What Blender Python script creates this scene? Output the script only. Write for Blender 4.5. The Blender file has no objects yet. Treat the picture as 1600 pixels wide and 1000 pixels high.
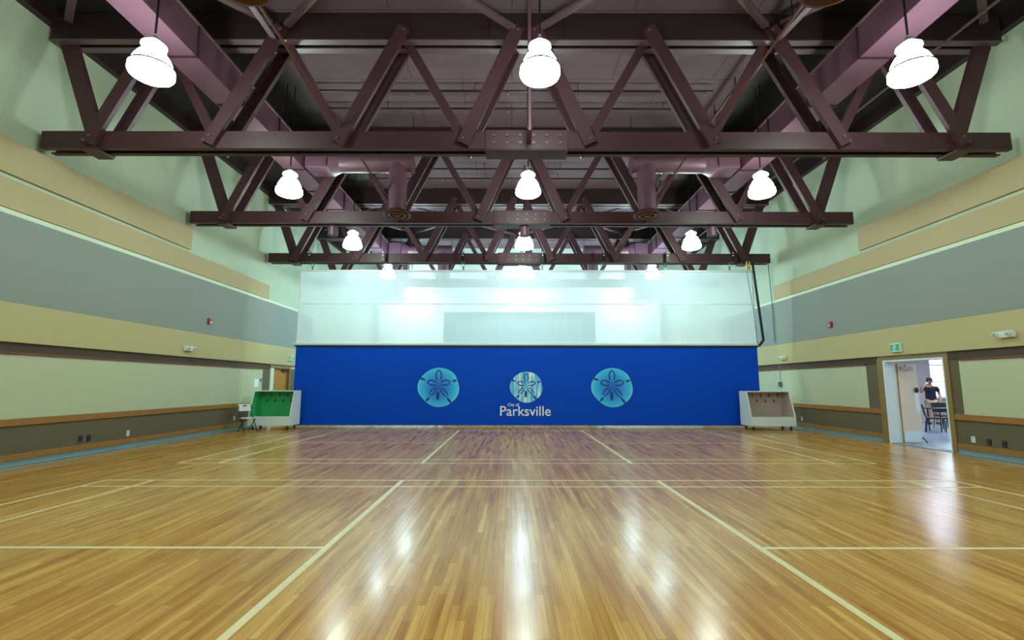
import bpy, math, random
from mathutils import Vector, Matrix
random.seed(4)
C = bpy.context.scene.collection
PI = math.pi

# ------------------------------------------------------------------ colours / materials
def lin(h):
    h = h.lstrip('#')
    o = []
    for i in (0, 2, 4):
        v = int(h[i:i+2], 16) / 255
        o.append(v / 12.92 if v <= .04045 else ((v + .055) / 1.055) ** 2.4)
    return (*o, 1)

def new_mat(name):
    m = bpy.data.materials.new(name); m.use_nodes = True
    nt = m.node_tree
    b = nt.nodes['Principled BSDF']
    return m, nt, b

def mat(name, col, rough=.6, metal=0, var=.08, scale=6, bump=0, coat=0, spec=.5):
    m, nt, b = new_mat(name)
    c = lin(col)
    tc = nt.nodes.new('ShaderNodeTexCoord')
    n = nt.nodes.new('ShaderNodeTexNoise'); n.inputs['Scale'].default_value = scale
    n.inputs['Detail'].default_value = 3
    nt.links.new(tc.outputs['Object'], n.inputs['Vector'])
    mx = nt.nodes.new('ShaderNodeMix'); mx.data_type = 'RGBA'
    mx.inputs[6].default_value = tuple(max(0, v * (1 - var)) for v in c[:3]) + (1,)
    mx.inputs[7].default_value = tuple(min(1, v * (1 + var)) for v in c[:3]) + (1,)
    nt.links.new(n.outputs['Fac'], mx.inputs[0])
    nt.links.new(mx.outputs[2], b.inputs['Base Color'])
    b.inputs['Roughness'].default_value = rough
    b.inputs['Metallic'].default_value = metal
    b.inputs['Coat Weight'].default_value = coat
    b.inputs['Specular IOR Level'].default_value = spec
    if bump:
        n2 = nt.nodes.new('ShaderNodeTexNoise'); n2.inputs['Scale'].default_value = scale * 12
        nt.links.new(tc.outputs['Object'], n2.inputs['Vector'])
        bp = nt.nodes.new('ShaderNodeBump'); bp.inputs['Strength'].default_value = bump
        bp.inputs['Distance'].default_value = .01
        nt.links.new(n2.outputs['Fac'], bp.inputs['Height'])
        nt.links.new(bp.outputs['Normal'], b.inputs['Normal'])
    return m

def emit(name, col, s):
    m, nt, b = new_mat(name)
    e = nt.nodes.new('ShaderNodeEmission'); e.inputs[0].default_value = lin(col); e.inputs[1].default_value = s
    nt.links.new(e.outputs[0], nt.nodes['Material Output'].inputs[0])
    nt.nodes.remove(b)
    return m

LAMP = 56.0
M = {}
M['steel'] = mat('maroon_steel', '#452730', .5, 0, .10, 3)
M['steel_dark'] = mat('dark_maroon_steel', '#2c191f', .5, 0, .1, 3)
M['brace'] = mat('brace_steel', '#5c474e', .45, 0, .08, 4)
M['rust'] = mat('red_brown_brace', '#573228', .5, 0, .1, 4)
M['duct'] = mat('mauve_duct', '#614152', .42, 0, .07, 2)
M['pipe'] = mat('dark_pipe', '#150e11', .45, 0, .08, 3)
M['bolt'] = mat('bolt_steel', '#7c5560', .35, .3, .06, 9)
M['lampglow'] = emit('lamp_glow', '#e9fff2', LAMP)
M['lampglow_far'] = emit('lamp_glow_far', '#d4faff', LAMP*2.05)
M['greymetal'] = mat('grey_metal', '#5f7480', .4, .3, .05)
M['lampband'] = mat('lamp_band', '#060708', .5, 0, .05)
M['lamphouse'] = mat('lamp_housing', '#8fa3a0', .4, .5, .06)
M['wood'] = mat('oak_trim', '#9c6f30', .4, 0, .25, 9, coat=.2)
M['cove'] = mat('blue_grey_cove', '#6f9096', .5, 0, .08, 5)
M['tan'] = mat('tan_acoustic_fabric', '#b5a784', .95, 0, .08, 40, .25)
M['khaki'] = mat('yellow_acoustic_fabric', '#bab386', .95, 0, .07, 40, .25)
M['grey'] = mat('grey_acoustic_fabric', '#8d9692', .95, 0, .06, 40, .25)
M['mint'] = mat('pale_green_vinyl', '#b9c4a4', .75, 0, .05, 14, .1)
M['strip'] = mat('pale_strip', '#cfe0c8', .7, 0, .05, 6)
M['browntrim'] = mat('brown_trim', '#453420', .6, 0, .12, 6)
M['redtrim'] = mat('red_oak_trim', '#6f4024', .5, 0, .15, 8)
M['casing'] = mat('olive_door_casing', '#8a7444', .5, 0, .12, 7)
M['white'] = mat('white_paint', '#dfeef6', .5, 0, .03, 5)
M['whiteplastic'] = mat('white_plastic', '#dbe4e2', .35, 0, .03, 6)
M['black'] = mat('black_plastic', '#16181c', .45, 0, .1, 8)
M['blackmetal'] = mat('black_metal', '#1a1c20', .35, .4, .1, 8)
M['chrome'] = mat('brushed_metal', '#b9bfc0', .3, .9, .05, 12)
M['red'] = mat('red_alarm', '#a01824', .4, 0, .06)
M['greenpaint'] = mat('green_board', '#38b268', .55, 0, .06, 7)
M['pinkboard'] = mat('pink_beige_board', '#bda59c', .6, 0, .08, 9)
M['doorwood'] = mat('honey_wood_door', '#a87830', .4, 0, .2, 5)
M['palewood'] = mat('pale_birch_door', '#e6d6c2', .4, 0, .06, 4)
M['navy'] = mat('curtain_blue_print', '#0a3a9c', .6, 0, .05, 8)
M['letter'] = mat('white_print', '#eef6ff', .6, 0, .02, 8)
M['signgreen'] = mat('sign_green', '#2fb58c', .4, 0, .04)
M['teal'] = mat('teal_shackle', '#4f8f82', .4, .3, .08)
M['yellow'] = mat('yellow_pulley', '#c9b52e', .4, 0, .06)
M['skin'] = mat('skin', '#b98a70', .55, 0, .06, 9)
M['shirt'] = mat('navy_shirt', '#171b30', .85, 0, .1, 9)
M['shorts'] = mat('khaki_shorts', '#b3a386', .85, 0, .07, 9)
M['hair'] = mat('dark_hair', '#2a1e1a', .7, 0, .1, 20)
M['roomwall'] = mat('pale_pink_wall', '#cdbfb8', .8, 0, .05, 2)
M['roomfloor'] = mat('blue_grey_vinyl_floor', '#8ea6b8', .22, 0, .06, 3)
M['stagecurtain'] = mat('blue_grey_stage_curtain', '#5c8c98', .9, 0, .06, 6)
M['greyletter'] = mat('faint_grey_letter', '#6f827a', .7, 0, .02, 6)
M['framegrey'] = mat('grey_frame', '#7b938c', .6, 0, .04, 6)
M['court'] = mat('pale_yellow_court_paint', '#efe2ae', .3, 0, .05, 5)

# upper wall cream, lower wainscot olive : one painted wall, split by height
def wall_mat():
    m, nt, b = new_mat('painted_wall')
    tc = nt.nodes.new('ShaderNodeTexCoord'); sp = nt.nodes.new('ShaderNodeSeparateXYZ')
    nt.links.new(tc.outputs['Object'], sp.inputs[0])
    mr = nt.nodes.new('ShaderNodeMath'); mr.operation = 'GREATER_THAN'; mr.inputs[1].default_value = 2.1
    nt.links.new(sp.outputs[2], mr.inputs[0])
    n = nt.nodes.new('ShaderNodeTexNoise'); n.inputs['Scale'].default_value = 1.5; n.inputs['Detail'].default_value = 4
    nt.links.new(tc.outputs['Object'], n.inputs['Vector'])
    def mixc(a, bb):
        x = nt.nodes.new('ShaderNodeMix'); x.data_type = 'RGBA'
        x.inputs[6].default_value = lin(a); x.inputs[7].default_value = lin(bb)
        nt.links.new(n.outputs['Fac'], x.inputs[0]); return x
    lo = mixc('#5f5943', '#67614b'); hi = mixc('#aebda6', '#b8c7b0')
    mx = nt.nodes.new('ShaderNodeMix'); mx.data_type = 'RGBA'
    nt.links.new(mr.outputs[0], mx.inputs[0]); nt.links.new(lo.outputs[2], mx.inputs[6]); nt.links.new(hi.outputs[2], mx.inputs[7])
    nt.links.new(mx.outputs[2], b.inputs['Base Color']); b.inputs['Roughness'].default_value = .8
    return m
M['wall'] = wall_mat()
M['stagewall'] = mat('pale_stage_wall', '#dcebe0', .8, 0, .04, 2)
M['olive'] = mat('olive_wainscot', '#5f5c48', .7, 0, .06, 3)

def ceil_mat():
    m, nt, b = new_mat('mauve_ceiling')
    tc = nt.nodes.new('ShaderNodeTexCoord'); sp = nt.nodes.new('ShaderNodeSeparateXYZ')
    nt.links.new(tc.outputs['Object'], sp.inputs[0])
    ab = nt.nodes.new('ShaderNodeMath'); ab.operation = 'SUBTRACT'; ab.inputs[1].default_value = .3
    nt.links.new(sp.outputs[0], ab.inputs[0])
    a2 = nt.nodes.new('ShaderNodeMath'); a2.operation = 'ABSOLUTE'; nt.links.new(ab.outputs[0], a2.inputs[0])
    rp = nt.nodes.new('ShaderNodeMapRange'); rp.inputs[1].default_value = 4.9; rp.inputs[2].default_value = 5.6  # side strips darkened: shade of the ducts painted into the ceiling colour
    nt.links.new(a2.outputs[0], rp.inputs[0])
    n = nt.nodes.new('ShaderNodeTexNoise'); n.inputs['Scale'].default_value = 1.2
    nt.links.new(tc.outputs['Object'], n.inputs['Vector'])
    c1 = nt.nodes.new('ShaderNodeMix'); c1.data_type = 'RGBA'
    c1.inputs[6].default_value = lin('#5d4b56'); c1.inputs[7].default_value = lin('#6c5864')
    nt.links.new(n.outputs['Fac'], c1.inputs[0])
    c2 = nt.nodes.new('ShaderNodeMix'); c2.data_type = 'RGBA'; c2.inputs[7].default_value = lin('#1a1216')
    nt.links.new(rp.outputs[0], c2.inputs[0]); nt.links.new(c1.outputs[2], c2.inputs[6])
    # board joints every 1.2 m
    wv = nt.nodes.new('ShaderNodeTexBrick'); wv.inputs['Scale'].default_value = 1
    wv.inputs['Brick Width'].default_value = 2.4; wv.inputs['Row Height'].default_value = 1.1
    wv.inputs['Mortar Size'].default_value = .012
    wv.inputs['Color1'].default_value = (1, 1, 1, 1); wv.inputs['Color2'].default_value = (1, 1, 1, 1)
    wv.inputs['Mortar'].default_value = (.45, .45, .45, 1)
    nt.links.new(tc.outputs['Object'], wv.inputs['Vector'])
    c3 = nt.nodes.new('ShaderNodeMix'); c3.data_type = 'RGBA'; c3.blend_type = 'MULTIPLY'; c3.inputs[0].default_value = 1
    nt.links.new(c2.outputs[2], c3.inputs[6]); nt.links.new(wv.outputs['Color'], c3.inputs[7])
    nt.links.new(c3.outputs[2], b.inputs['Base Color']); b.inputs['Roughness'].default_value = .8
    return m
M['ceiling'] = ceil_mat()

def floor_mat():
    m, nt, b = new_mat('maple_strip_floor')
    tc = nt.nodes.new('ShaderNodeTexCoord')
    mp = nt.nodes.new('ShaderNodeMapping'); mp.inputs['Rotation'].default_value = (0, 0, PI / 2)
    nt.links.new(tc.outputs['Object'], mp.inputs[0])
    def brick(c1, c2, off):
        br = nt.nodes.new('ShaderNodeTexBrick')
        br.inputs['Scale'].default_value = 1; br.inputs['Brick Width'].default_value = .9
        br.inputs['Row Height'].default_value = .058; br.inputs['Mortar Size'].default_value = .0011
        br.inputs['Mortar Smooth'].default_value = .3; br.inputs['Bias'].default_value = 0
        br.offset = .37; br.offset_frequency = 2; br.squash = .7; br.squash_frequency = 3
        br.inputs['Color1'].default_value = c1; br.inputs['Color2'].default_value = c2
        br.inputs['Mortar'].default_value = lin('#7a4a18')
        nt.links.new(mp.outputs[0], br.inputs['Vector']); return br
    br = brick(lin('#cf963a'), lin('#f0c268'), 0)
    # slow colour drift along the boards
    mp2 = nt.nodes.new('ShaderNodeMapping'); mp2.inputs['Scale'].default_value = (14, .6, 1)
    nt.links.new(tc.outputs['Object'], mp2.inputs[0])
    n = nt.nodes.new('ShaderNodeTexNoise'); n.inputs['Scale'].default_value = 1.0; n.inputs['Detail'].default_value = 5
    nt.links.new(mp2.outputs[0], n.inputs['Vector'])
    cr = nt.nodes.new('ShaderNodeValToRGB')
    cr.color_ramp.elements[0].position = .32; cr.color_ramp.elements[0].color = lin('#cfae84')
    cr.color_ramp.elements[1].position = .66; cr.color_ramp.elements[1].color = (1, 1, 1, 1)
    nt.links.new(n.outputs['Fac'], cr.inputs[0])
    mx = nt.nodes.new('ShaderNodeMix'); mx.data_type = 'RGBA'; mx.blend_type = 'MULTIPLY'; mx.inputs[0].default_value = .9
    nt.links.new(br.outputs['Color'], mx.inputs[6]); nt.links.new(cr.outputs[0], mx.inputs[7])
    # fine grain
    mp3 = nt.nodes.new('ShaderNodeMapping'); mp3.inputs['Scale'].default_value = (90, 3, 1)
    nt.links.new(tc.outputs['Object'], mp3.inputs[0])
    n3 = nt.nodes.new('ShaderNodeTexNoise'); n3.inputs['Scale'].default_value = 1; n3.inputs['Detail'].default_value = 4
    nt.links.new(mp3.outputs[0], n3.inputs['Vector'])
    cr3 = nt.nodes.new('ShaderNodeValToRGB')
    cr3.color_ramp.elements[0].position = .3; cr3.color_ramp.elements[0].color = (.78, .72, .66, 1)
    cr3.color_ramp.elements[1].position = .6; cr3.color_ramp.elements[1].color = (1, 1, 1, 1)
    nt.links.new(n3.outputs['Fac'], cr3.inputs[0])
    mx2 = nt.nodes.new('ShaderNodeMix'); mx2.data_type = 'RGBA'; mx2.blend_type = 'MULTIPLY'; mx2.inputs[0].default_value = .7
    nt.links.new(mx.outputs[2], mx2.inputs[6]); nt.links.new(cr3.outputs[0], mx2.inputs[7])
    nt.links.new(mx2.outputs[2], b.inputs['Base Color'])
    n4 = nt.nodes.new('ShaderNodeTexNoise'); n4.inputs['Scale'].default_value = .9; n4.inputs['Detail'].default_value = 5
    nt.links.new(tc.outputs['Object'], n4.inputs['Vector'])
    rr = nt.nodes.new('ShaderNodeMapRange'); rr.inputs[3].default_value = .17; rr.inputs[4].default_value = .25
    nt.links.new(n4.outputs['Fac'], rr.inputs[0]); nt.links.new(rr.outputs[0], b.inputs['Roughness'])
    # boards are very slightly cupped : gentle waviness across
    bp = nt.nodes.new('ShaderNodeBump'); bp.inputs['Strength'].default_value = .012; bp.inputs['Distance'].default_value = .002
    mp5 = nt.nodes.new('ShaderNodeMapping'); mp5.inputs['Scale'].default_value = (17.24, .8, 1)
    nt.links.new(tc.outputs['Object'], mp5.inputs[0])
    n5 = nt.nodes.new('ShaderNodeTexNoise'); n5.inputs['Scale'].default_value = 1; n5.inputs['Detail'].default_value = 1
    nt.links.new(mp5.outputs[0], n5.inputs['Vector'])
    nt.links.new(n5.outputs['Fac'], bp.inputs['Height']); nt.links.new(bp.outputs['Normal'], b.inputs['Normal'])
    b.inputs['Specular IOR Level'].default_value = .3
    b.inputs['Coat Weight'].default_value = .06; b.inputs['Coat Roughness'].default_value = .1
    return m
M['floor'] = floor_mat()

def mesh_fabric():
    m, nt, b = new_mat('white_netting')
    d = nt.nodes.new('ShaderNodeBsdfDiffuse'); d.inputs[0].default_value = lin('#eefaff')
    t = nt.nodes.new('ShaderNodeBsdfTranslucent'); t.inputs[0].default_value = lin('#eefaff')
    a = nt.nodes.new('ShaderNodeMixShader'); a.inputs[0].default_value = .5
    nt.links.new(d.outputs[0], a.inputs[1]); nt.links.new(t.outputs[0], a.inputs[2])
    tr = nt.nodes.new('ShaderNodeBsdfTransparent')
    mx = nt.nodes.new('ShaderNodeMixShader')
    # faint vertical weave variation in how open the netting is
    tc = nt.nodes.new('ShaderNodeTexCoord'); mp = nt.nodes.new('ShaderNodeMapping'); mp.inputs['Scale'].default_value = (6, 1, .3)
    nt.links.new(tc.outputs['Object'], mp.inputs[0])
    n = nt.nodes.new('ShaderNodeTexNoise'); n.inputs['Scale'].default_value = 1
    nt.links.new(mp.outputs[0], n.inputs['Vector'])
    rr = nt.nodes.new('ShaderNodeMapRange'); rr.inputs[3].default_value = .44; rr.inputs[4].default_value = .48
    nt.links.new(n.outputs['Fac'], rr.inputs[0]); nt.links.new(rr.outputs[0], mx.inputs[0])
    nt.links.new(tr.outputs[0], mx.inputs[1]); nt.links.new(a.outputs[0], mx.inputs[2])
    nt.links.new(mx.outputs[0], nt.nodes['Material Output'].inputs[0])
    nt.nodes.remove(b)
    return m
M['netting'] = mesh_fabric()
M['vinyl'] = mat('royal_blue_vinyl', '#004bd0', .7, 0, .05, 5, spec=.15)

def glass_mat():
    m, nt, b = new_mat('window_glass')
    b.inputs['Base Color'].default_value = (.9, .97, 1, 1); b.inputs['Roughness'].default_value = .02
    b.inputs['Transmission Weight'].default_value = 1; b.inputs['IOR'].default_value = 1.05
    return m
M['glass'] = glass_mat()

def emblem_mat(name, streak):
    m, nt, b = new_mat(name)
    tc = nt.nodes.new('ShaderNodeTexCoord')
    if streak:
        mp = nt.nodes.new('ShaderNodeMapping'); mp.inputs['Scale'].default_value = (9, 1, .7)
        nt.links.new(tc.outputs['Object'], mp.inputs[0])
        n = nt.nodes.new('ShaderNodeTexNoise'); n.inputs['Scale'].default_value = 1.3; n.inputs['Detail'].default_value = 2
        nt.links.new(mp.outputs[0], n.inputs['Vector'])
        f = n.outputs['Fac']; stops = [(.36, '#35aaf0'), (.5, '#66ccf8'), (.62, '#e2f8ff')]
    else:
        ln = nt.nodes.new('ShaderNodeVectorMath'); ln.operation = 'LENGTH'
        nt.links.new(tc.outputs['Object'], ln.inputs[0])
        f = ln.outputs['Value']; stops = [(.05, '#1560d8'), (.42, '#1c9cf4'), (.68, '#3cccff'), (.75, '#9cecff')]
    cr = nt.nodes.new('ShaderNodeValToRGB')
    el = cr.color_ramp.elements
    while len(el) < len(stops): el.new(.5)
    for e, (p, c) in zip(el, stops): e.position = p; e.color = lin(c)
    nt.links.new(f, cr.inputs[0]); nt.links.new(cr.outputs[0], b.inputs['Base Color'])
    b.inputs['Roughness'].default_value = .55
    return m
M['emblem'] = emblem_mat('emblem_gradient', False)
M['emblem_streak'] = emblem_mat('emblem_streaks', True)

# ------------------------------------------------------------------ mesh builder
class MB:
    def __init__(s): s.v = []; s.f = []; s.sm = False
    def add(s, vs, fs):
        k = len(s.v); s.v += [tuple(v) for v in vs]; s.f += [tuple(i + k for i in f) for f in fs]; return s
    def box(s, x0, x1, y0, y1, z0, z1):
        if x0 > x1: x0, x1 = x1, x0
        if y0 > y1: y0, y1 = y1, y0
        if z0 > z1: z0, z1 = z1, z0
        return s.add([(x0,y0,z0),(x1,y0,z0),(x1,y1,z0),(x0,y1,z0),(x0,y0,z1),(x1,y0,z1),(x1,y1,z1),(x0,y1,z1)],
                     [(0,3,2,1),(4,5,6,7),(0,1,5,4),(1,2,6,5),(2,3,7,6),(3,0,4,7)])
    def prism(s, prof, p0, p1, u, v):
        """extrude closed 2-D profile (a along u, b along v) from p0 to p1"""
        p0, p1, u, v = map(Vector, (p0, p1, u, v)); n = len(prof)
        vs = [p0 + u*a + v*b for a, b in prof] + [p1 + u*a + v*b for a, b in prof]
        fs = [(i, (i+1) % n, n + (i+1) % n, n + i) for i in range(n)]
        fs += [tuple(reversed(range(n))), tuple(range(n, 2*n))]
        return s.add(vs, fs)
    def bar(s, p0, p1, w, t, side=(0,1,0)):
        """flat bar: w across (in plane), t along side"""
        p0, p1 = Vector(p0), Vector(p1); d = (p1-p0).normalized()
        v = Vector(side); v = (v - d*v.dot(d)).normalized(); u = d.cross(v)
        return s.prism([(-w/2,-t/2),(w/2,-t/2),(w/2,t/2),(-w/2,t/2)], p0, p1, u, v)
    def channel(s, p0, p1, w, t, side, th=.018):
        """C channel: web w wide at the start, flanges t deep along side"""
        p0, p1 = Vector(p0), Vector(p1); d = (p1-p0).normalized()
        v = Vector(side); v = (v - d*v.dot(d)).normalized(); u = d.cross(v); h = w/2
        pr = [(-h,0),(h,0),(h,t),(h-th,t),(h-th,th),(-h+th,th),(-h+th,t),(-h,t)]
        vs = [p0 + u*a + v*b for a, b in pr] + [p1 + u*a + v*b for a, b in pr]; n = 8
        fs = [(i, (i+1) % n, n + (i+1) % n, n + i) for i in range(n)]
        for o, rv in ((0, True), (n, False)):
            for q in ((0,1,4,5),(1,2,3,4),(5,6,7,0)):
                q = tuple(i+o for i in q); fs.append(tuple(reversed(q)) if rv else q)
        return s.add(vs, fs)
    def tube(s, pts, r, seg=10, cap=True):
        s.sm = True
        pts = [Vector(p) for p in pts]; rs = r if isinstance(r, (list, tuple)) else [r]*len(pts)
        rings = []; ref = None
        for i, p in enumerate(pts):
            a = pts[max(i-1, 0)]; b = pts[min(i+1, len(pts)-1)]; d = (b-a).normalized()
            if ref is None:
                ref = Vector((0,0,1)) if abs(d.z) < .9 else Vector((1,0,0))
            u = (ref - d*ref.dot(d)).normalized(); ref = u; w = d.cross(u)
            rings.append([p + (u*math.cos(2*PI*k/seg) + w*math.sin(2*PI*k/seg))*rs[i] for k in range(seg)])
        vs = [q for rg in rings for q in rg]; fs = []
        for i in range(len(pts)-1):
            for k in range(seg):
                k2 = (k+1) % seg; fs.append((i*seg+k, i*seg+k2, (i+1)*seg+k2, (i+1)*seg+k))
        if cap: fs += [tuple(reversed(range(seg))), tuple(range((len(pts)-1)*seg, len(pts)*seg))]
        return s.add(vs, fs)
    def lathe(s, prof, c=(0,0,0), seg=28):
        s.sm = True; vs = []; fs = []; n = len(prof)
        for r, z in prof:
            for k in range(seg):
                a = 2*PI*k/seg; vs.append((c[0]+r*math.cos(a), c[1]+r*math.sin(a), c[2]+z))
        for i in range(n-1):
            for k in range(seg):
                k2 = (k+1) % seg; fs.append((i*seg+k, i*seg+k2, (i+1)*seg+k2, (i+1)*seg+k))
        if prof[0][0] > 1e-4: fs.append(tuple(reversed(range(seg))))
        if prof[-1][0] > 1e-4: fs.append(tuple(range((n-1)*seg, n*seg)))
        return s.add(vs, fs)
    def poly(s, pts): return s.add(pts, [tuple(range(len(pts)))])
    def build(s, name, m, parent=None, org=None, bevel=0):
        o3 = Vector(org) if org is not None else (Vector(parent.location) if (parent is not None and parent.get('_w')) else Vector((0,0,0)))
        me = bpy.data.meshes.new(name)
        me.from_pydata([tuple(Vector(v)-o3) for v in s.v], [], s.f); me.update()
        me.materials.append(m if not isinstance(m, str) else M[m])
        if s.sm:
            me.polygons.foreach_set('use_smooth', [True]*len(me.polygons)); me.set_sharp_from_angle(angle=math.radians(35))
        o = bpy.data.objects.new(name, me); C.objects.link(o)
        if parent is not None: o.parent = parent
        if bevel:
            bv = o.modifiers.new('bevel', 'BEVEL'); bv.width = bevel; bv.segments = 2; bv.limit_method = 'ANGLE'
        return o

def tag(o, label, cat, group=None):
    o['label'] = label; o['category'] = cat
    if group: o['group'] = group
    return o
def thing(name, label, cat, loc=(0,0,0), rotz=0, group=None):
    o = bpy.data.objects.new(name, None); C.objects.link(o); o.empty_display_size = .1
    o.location = loc; o.rotation_euler = (0,0,rotz); return tag(o, label, cat, group)
def struct(name, b, m, parent=None, bevel=0):
    o = b.build(name, m, parent, bevel=bevel)
    if parent is None: o['kind'] = 'structure'
    return o
def single(name, b, m, label, cat, org=(0,0,0), group=None, bevel=0):
    """a thing that is one mesh, given in world coordinates, origin at org"""
    o = b.build(name, m, None, org=org, bevel=bevel); o.location = org
    return tag(o, label, cat, group)
def part(name, b, m, parent, bevel=0, local=False):
    """child mesh; coordinates in the world unless local"""
    p = parent
    w = Vector((0,0,0))
    if not local:
        while p is not None: w += Vector(p.location); p = p.parent
    return b.build(name, m, parent, org=w, bevel=bevel)
def dup(root, loc, rotz=None, label=None, group=None):
    r = root.copy(); C.objects.link(r); r.location = loc
    if rotz is not None: r.rotation_euler = (0,0,rotz)
    if label: r['label'] = label
    if group: r['group'] = group
    for ch in list(root.children):
        c = ch.copy(); C.objects.link(c); c.parent = r
        for g in list(ch.children):
            d = g.copy(); C.objects.link(d); d.parent = c
    return r
B = MB

# ------------------------------------------------------------------ the hall: main dimensions (m)
L, R = -9.07, 9.84
Y0, Y1 = -8.0, 25.9
CZ = 8.75
T = [4.61, 9.02, 13.39, 17.83, 22.24]
CX = .28                                     # hall and truss axis

fl = struct('floor', B().box(L-.3, R+.3, Y0, Y1, -.12, 0), 'floor')
# court lines painted on the floor
cl = B()
def xl(x, y0, y1, w=.05): cl.box(x-w/2, x+w/2, y0, y1, .0004, .0018)
def yl(y, x0, x1, w=.05): cl.box(x0, x1, y-w/2, y+w/2, .0004, .0014)
XA, XB, XL_, XR_, XBp, XAp = -6.36, -5.6, -1.71, 2.30, 6.22, 6.97
YA, YB, YC, YD, YE, YF, YG = 4.80, 7.55, 8.03, 9.72, 10.2, 13.06, 16.6
for x in (XA, XB, XBp, XAp): xl(x, -2, YC); xl(x, YD, YG)
for x in (XL_, XR_): xl(x, -2, YC, .065); xl(x, YD, YG, .065)
yl(YC, XA, XAp); yl(YB, XA, XAp); yl(YD, XA, XAp); yl(YE, XA, XAp); yl(YG, XA, XAp); yl(YG-.42, XA, XAp, .035)
yl(YA, XA-.3, XL_, .055); yl(YA, XR_, XAp+.3, .055); yl(YF, XA, XL_, .035); yl(YF, XR_, XAp, .035)
part('court_lines', cl, 'court', fl)

struct('wall_left', B().box(L-.3, L, Y0, 18.72, 0, CZ).box(L-.3, L, 20.3, Y1, 0, CZ).box(L-.3, L, 18.72, 20.3, 2.12, CZ), 'wall')
struct('wall_right', B().box(R, R+.3, Y0, 11.25, 0, CZ).box(R, R+.3, 13.1, Y1, 0, CZ).box(R, R+.3, 11.25, 13.1, 2.13, CZ), 'wall')
struct('wall_rear', B().box(L-.3, R+.3, Y0-.3, Y0, 0, CZ), 'wall')
# far wall with the stage opening
SX0, SX1, SZ = -3.6, 4.45, 5.3
struct('wall_far', B().box(L-.3, SX0, Y1, Y1+.3, 0, CZ).box(SX1, R+.3, Y1, Y1+.3, 0, CZ).box(SX0, SX1, Y1, Y1+.3, SZ, CZ), 'stagewall')
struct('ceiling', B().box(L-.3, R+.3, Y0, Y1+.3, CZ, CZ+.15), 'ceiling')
# dark ledger where wall meets roof
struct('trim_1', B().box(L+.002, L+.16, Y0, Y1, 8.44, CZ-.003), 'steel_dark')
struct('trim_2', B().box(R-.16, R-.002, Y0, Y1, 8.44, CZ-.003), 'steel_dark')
# stage opening surround
struct('trim_3', B().box(SX0-.17, SX0, Y1-.05, Y1, .0, SZ+.14).box(SX1, SX1+.17, Y1-.05, Y1, 0, SZ+.14).box(SX0, SX1, Y1-.05, Y1, SZ, SZ+.14), 'white')
pil = B()
for a, b_ in ((-6.9, -5.86), (6.69, 7.75)): pil.box(a, b_, Y1-.35, Y1-.002, 0, 6.2)
struct('trim_4', pil, 'stagewall')

def side(sx, X, inner):   # sx=+1: left wall (faces +x)
    def bx(y0, y1, z0, z1, t): return B().box(X + sx*.001, X + sx*t, y0, y1, z0, z1)
    return bx
lw = side(1, L, 1); rw = side(-1, R, -1)
# rails, baseboards, cove
def runs(f, rs, z0, z1, t):
    b = B()
    for y0, y1 in rs:
        q = f(y0, y1, z0, z1, t); b.add(q.v, q.f)
    return b
RL = [(Y0, 18.6)]; RR = [(Y0, 11.12), (13.32, Y1)]
struct('trim_5', runs(lw, RL, .735, .865, .035), 'wood', bevel=.006)
struct('trim_6', runs(rw, RR, .735, .865, .035), 'wood', bevel=.006)
struct('baseboard_left', runs(lw, RL, .11, .225, .03), 'wood', bevel=.005)
struct('baseboard_right', runs(rw, RR, .11, .225, .03), 'wood', bevel=.005)
def cove(f, X, sx, rs):
    b = B()
    for y0, y1 in rs:
        pr = [(.001,.001),(.10,.001),(.10,.012),(.03,.02),(.018,.04),(.018,.109),(.001,.109)]
        b.prism([(sx*a, c) for a, c in pr], (X, y0, 0), (X, y1, 0), (1,0,0), (0,0,1))
    return b
struct('trim_7', cove(lw, L, 1, RL), 'cove'); struct('trim_8', cove(rw, R, -1, RR), 'cove')
# dark band under the fabric ledge, thin red-oak edge below it
struct('trim_9', runs(lw, [(Y0, 18.6)], 2.07, 2.239, .03), 'browntrim'); struct('trim_10', runs(lw, [(Y0, 18.05)], 2.03, 2.07, .045), 'redtrim')
struct('trim_11', runs(rw, RR, 2.07, 2.239, .03), 'browntrim'); struct('trim_12', runs(rw, [(Y0, 10.85), (13.75, Y1)], 2.03, 2.07, .045), 'redtrim')
# window-less lower panels of pale vinyl
single('wall_panel', lw(Y0+.01, 18.1, .866, 2.028, .012), 'mint', 'long pale green vinyl wall panel above the left wooden rail', 'wall panel', (L,5,.866))
single('wall_panel', rw(Y0+.01, 10.88, .866, 2.028, .012), 'mint', 'pale green vinyl wall panel right of the open doorway', 'wall panel', (R,5,.866))
single('wall_panel', rw(13.75, 24.5, .866, 2.028, .012), 'mint', 'pale green vinyl wall panel between blue curtain and open doorway', 'wall panel', (R,16,.866))
single('wall_panel', lw(20.9, 25.5, .866, 2.028, .012), 'mint', 'pale green vinyl wall panel beyond the brown door at far left', 'wall panel', (L,23,.866))
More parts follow.
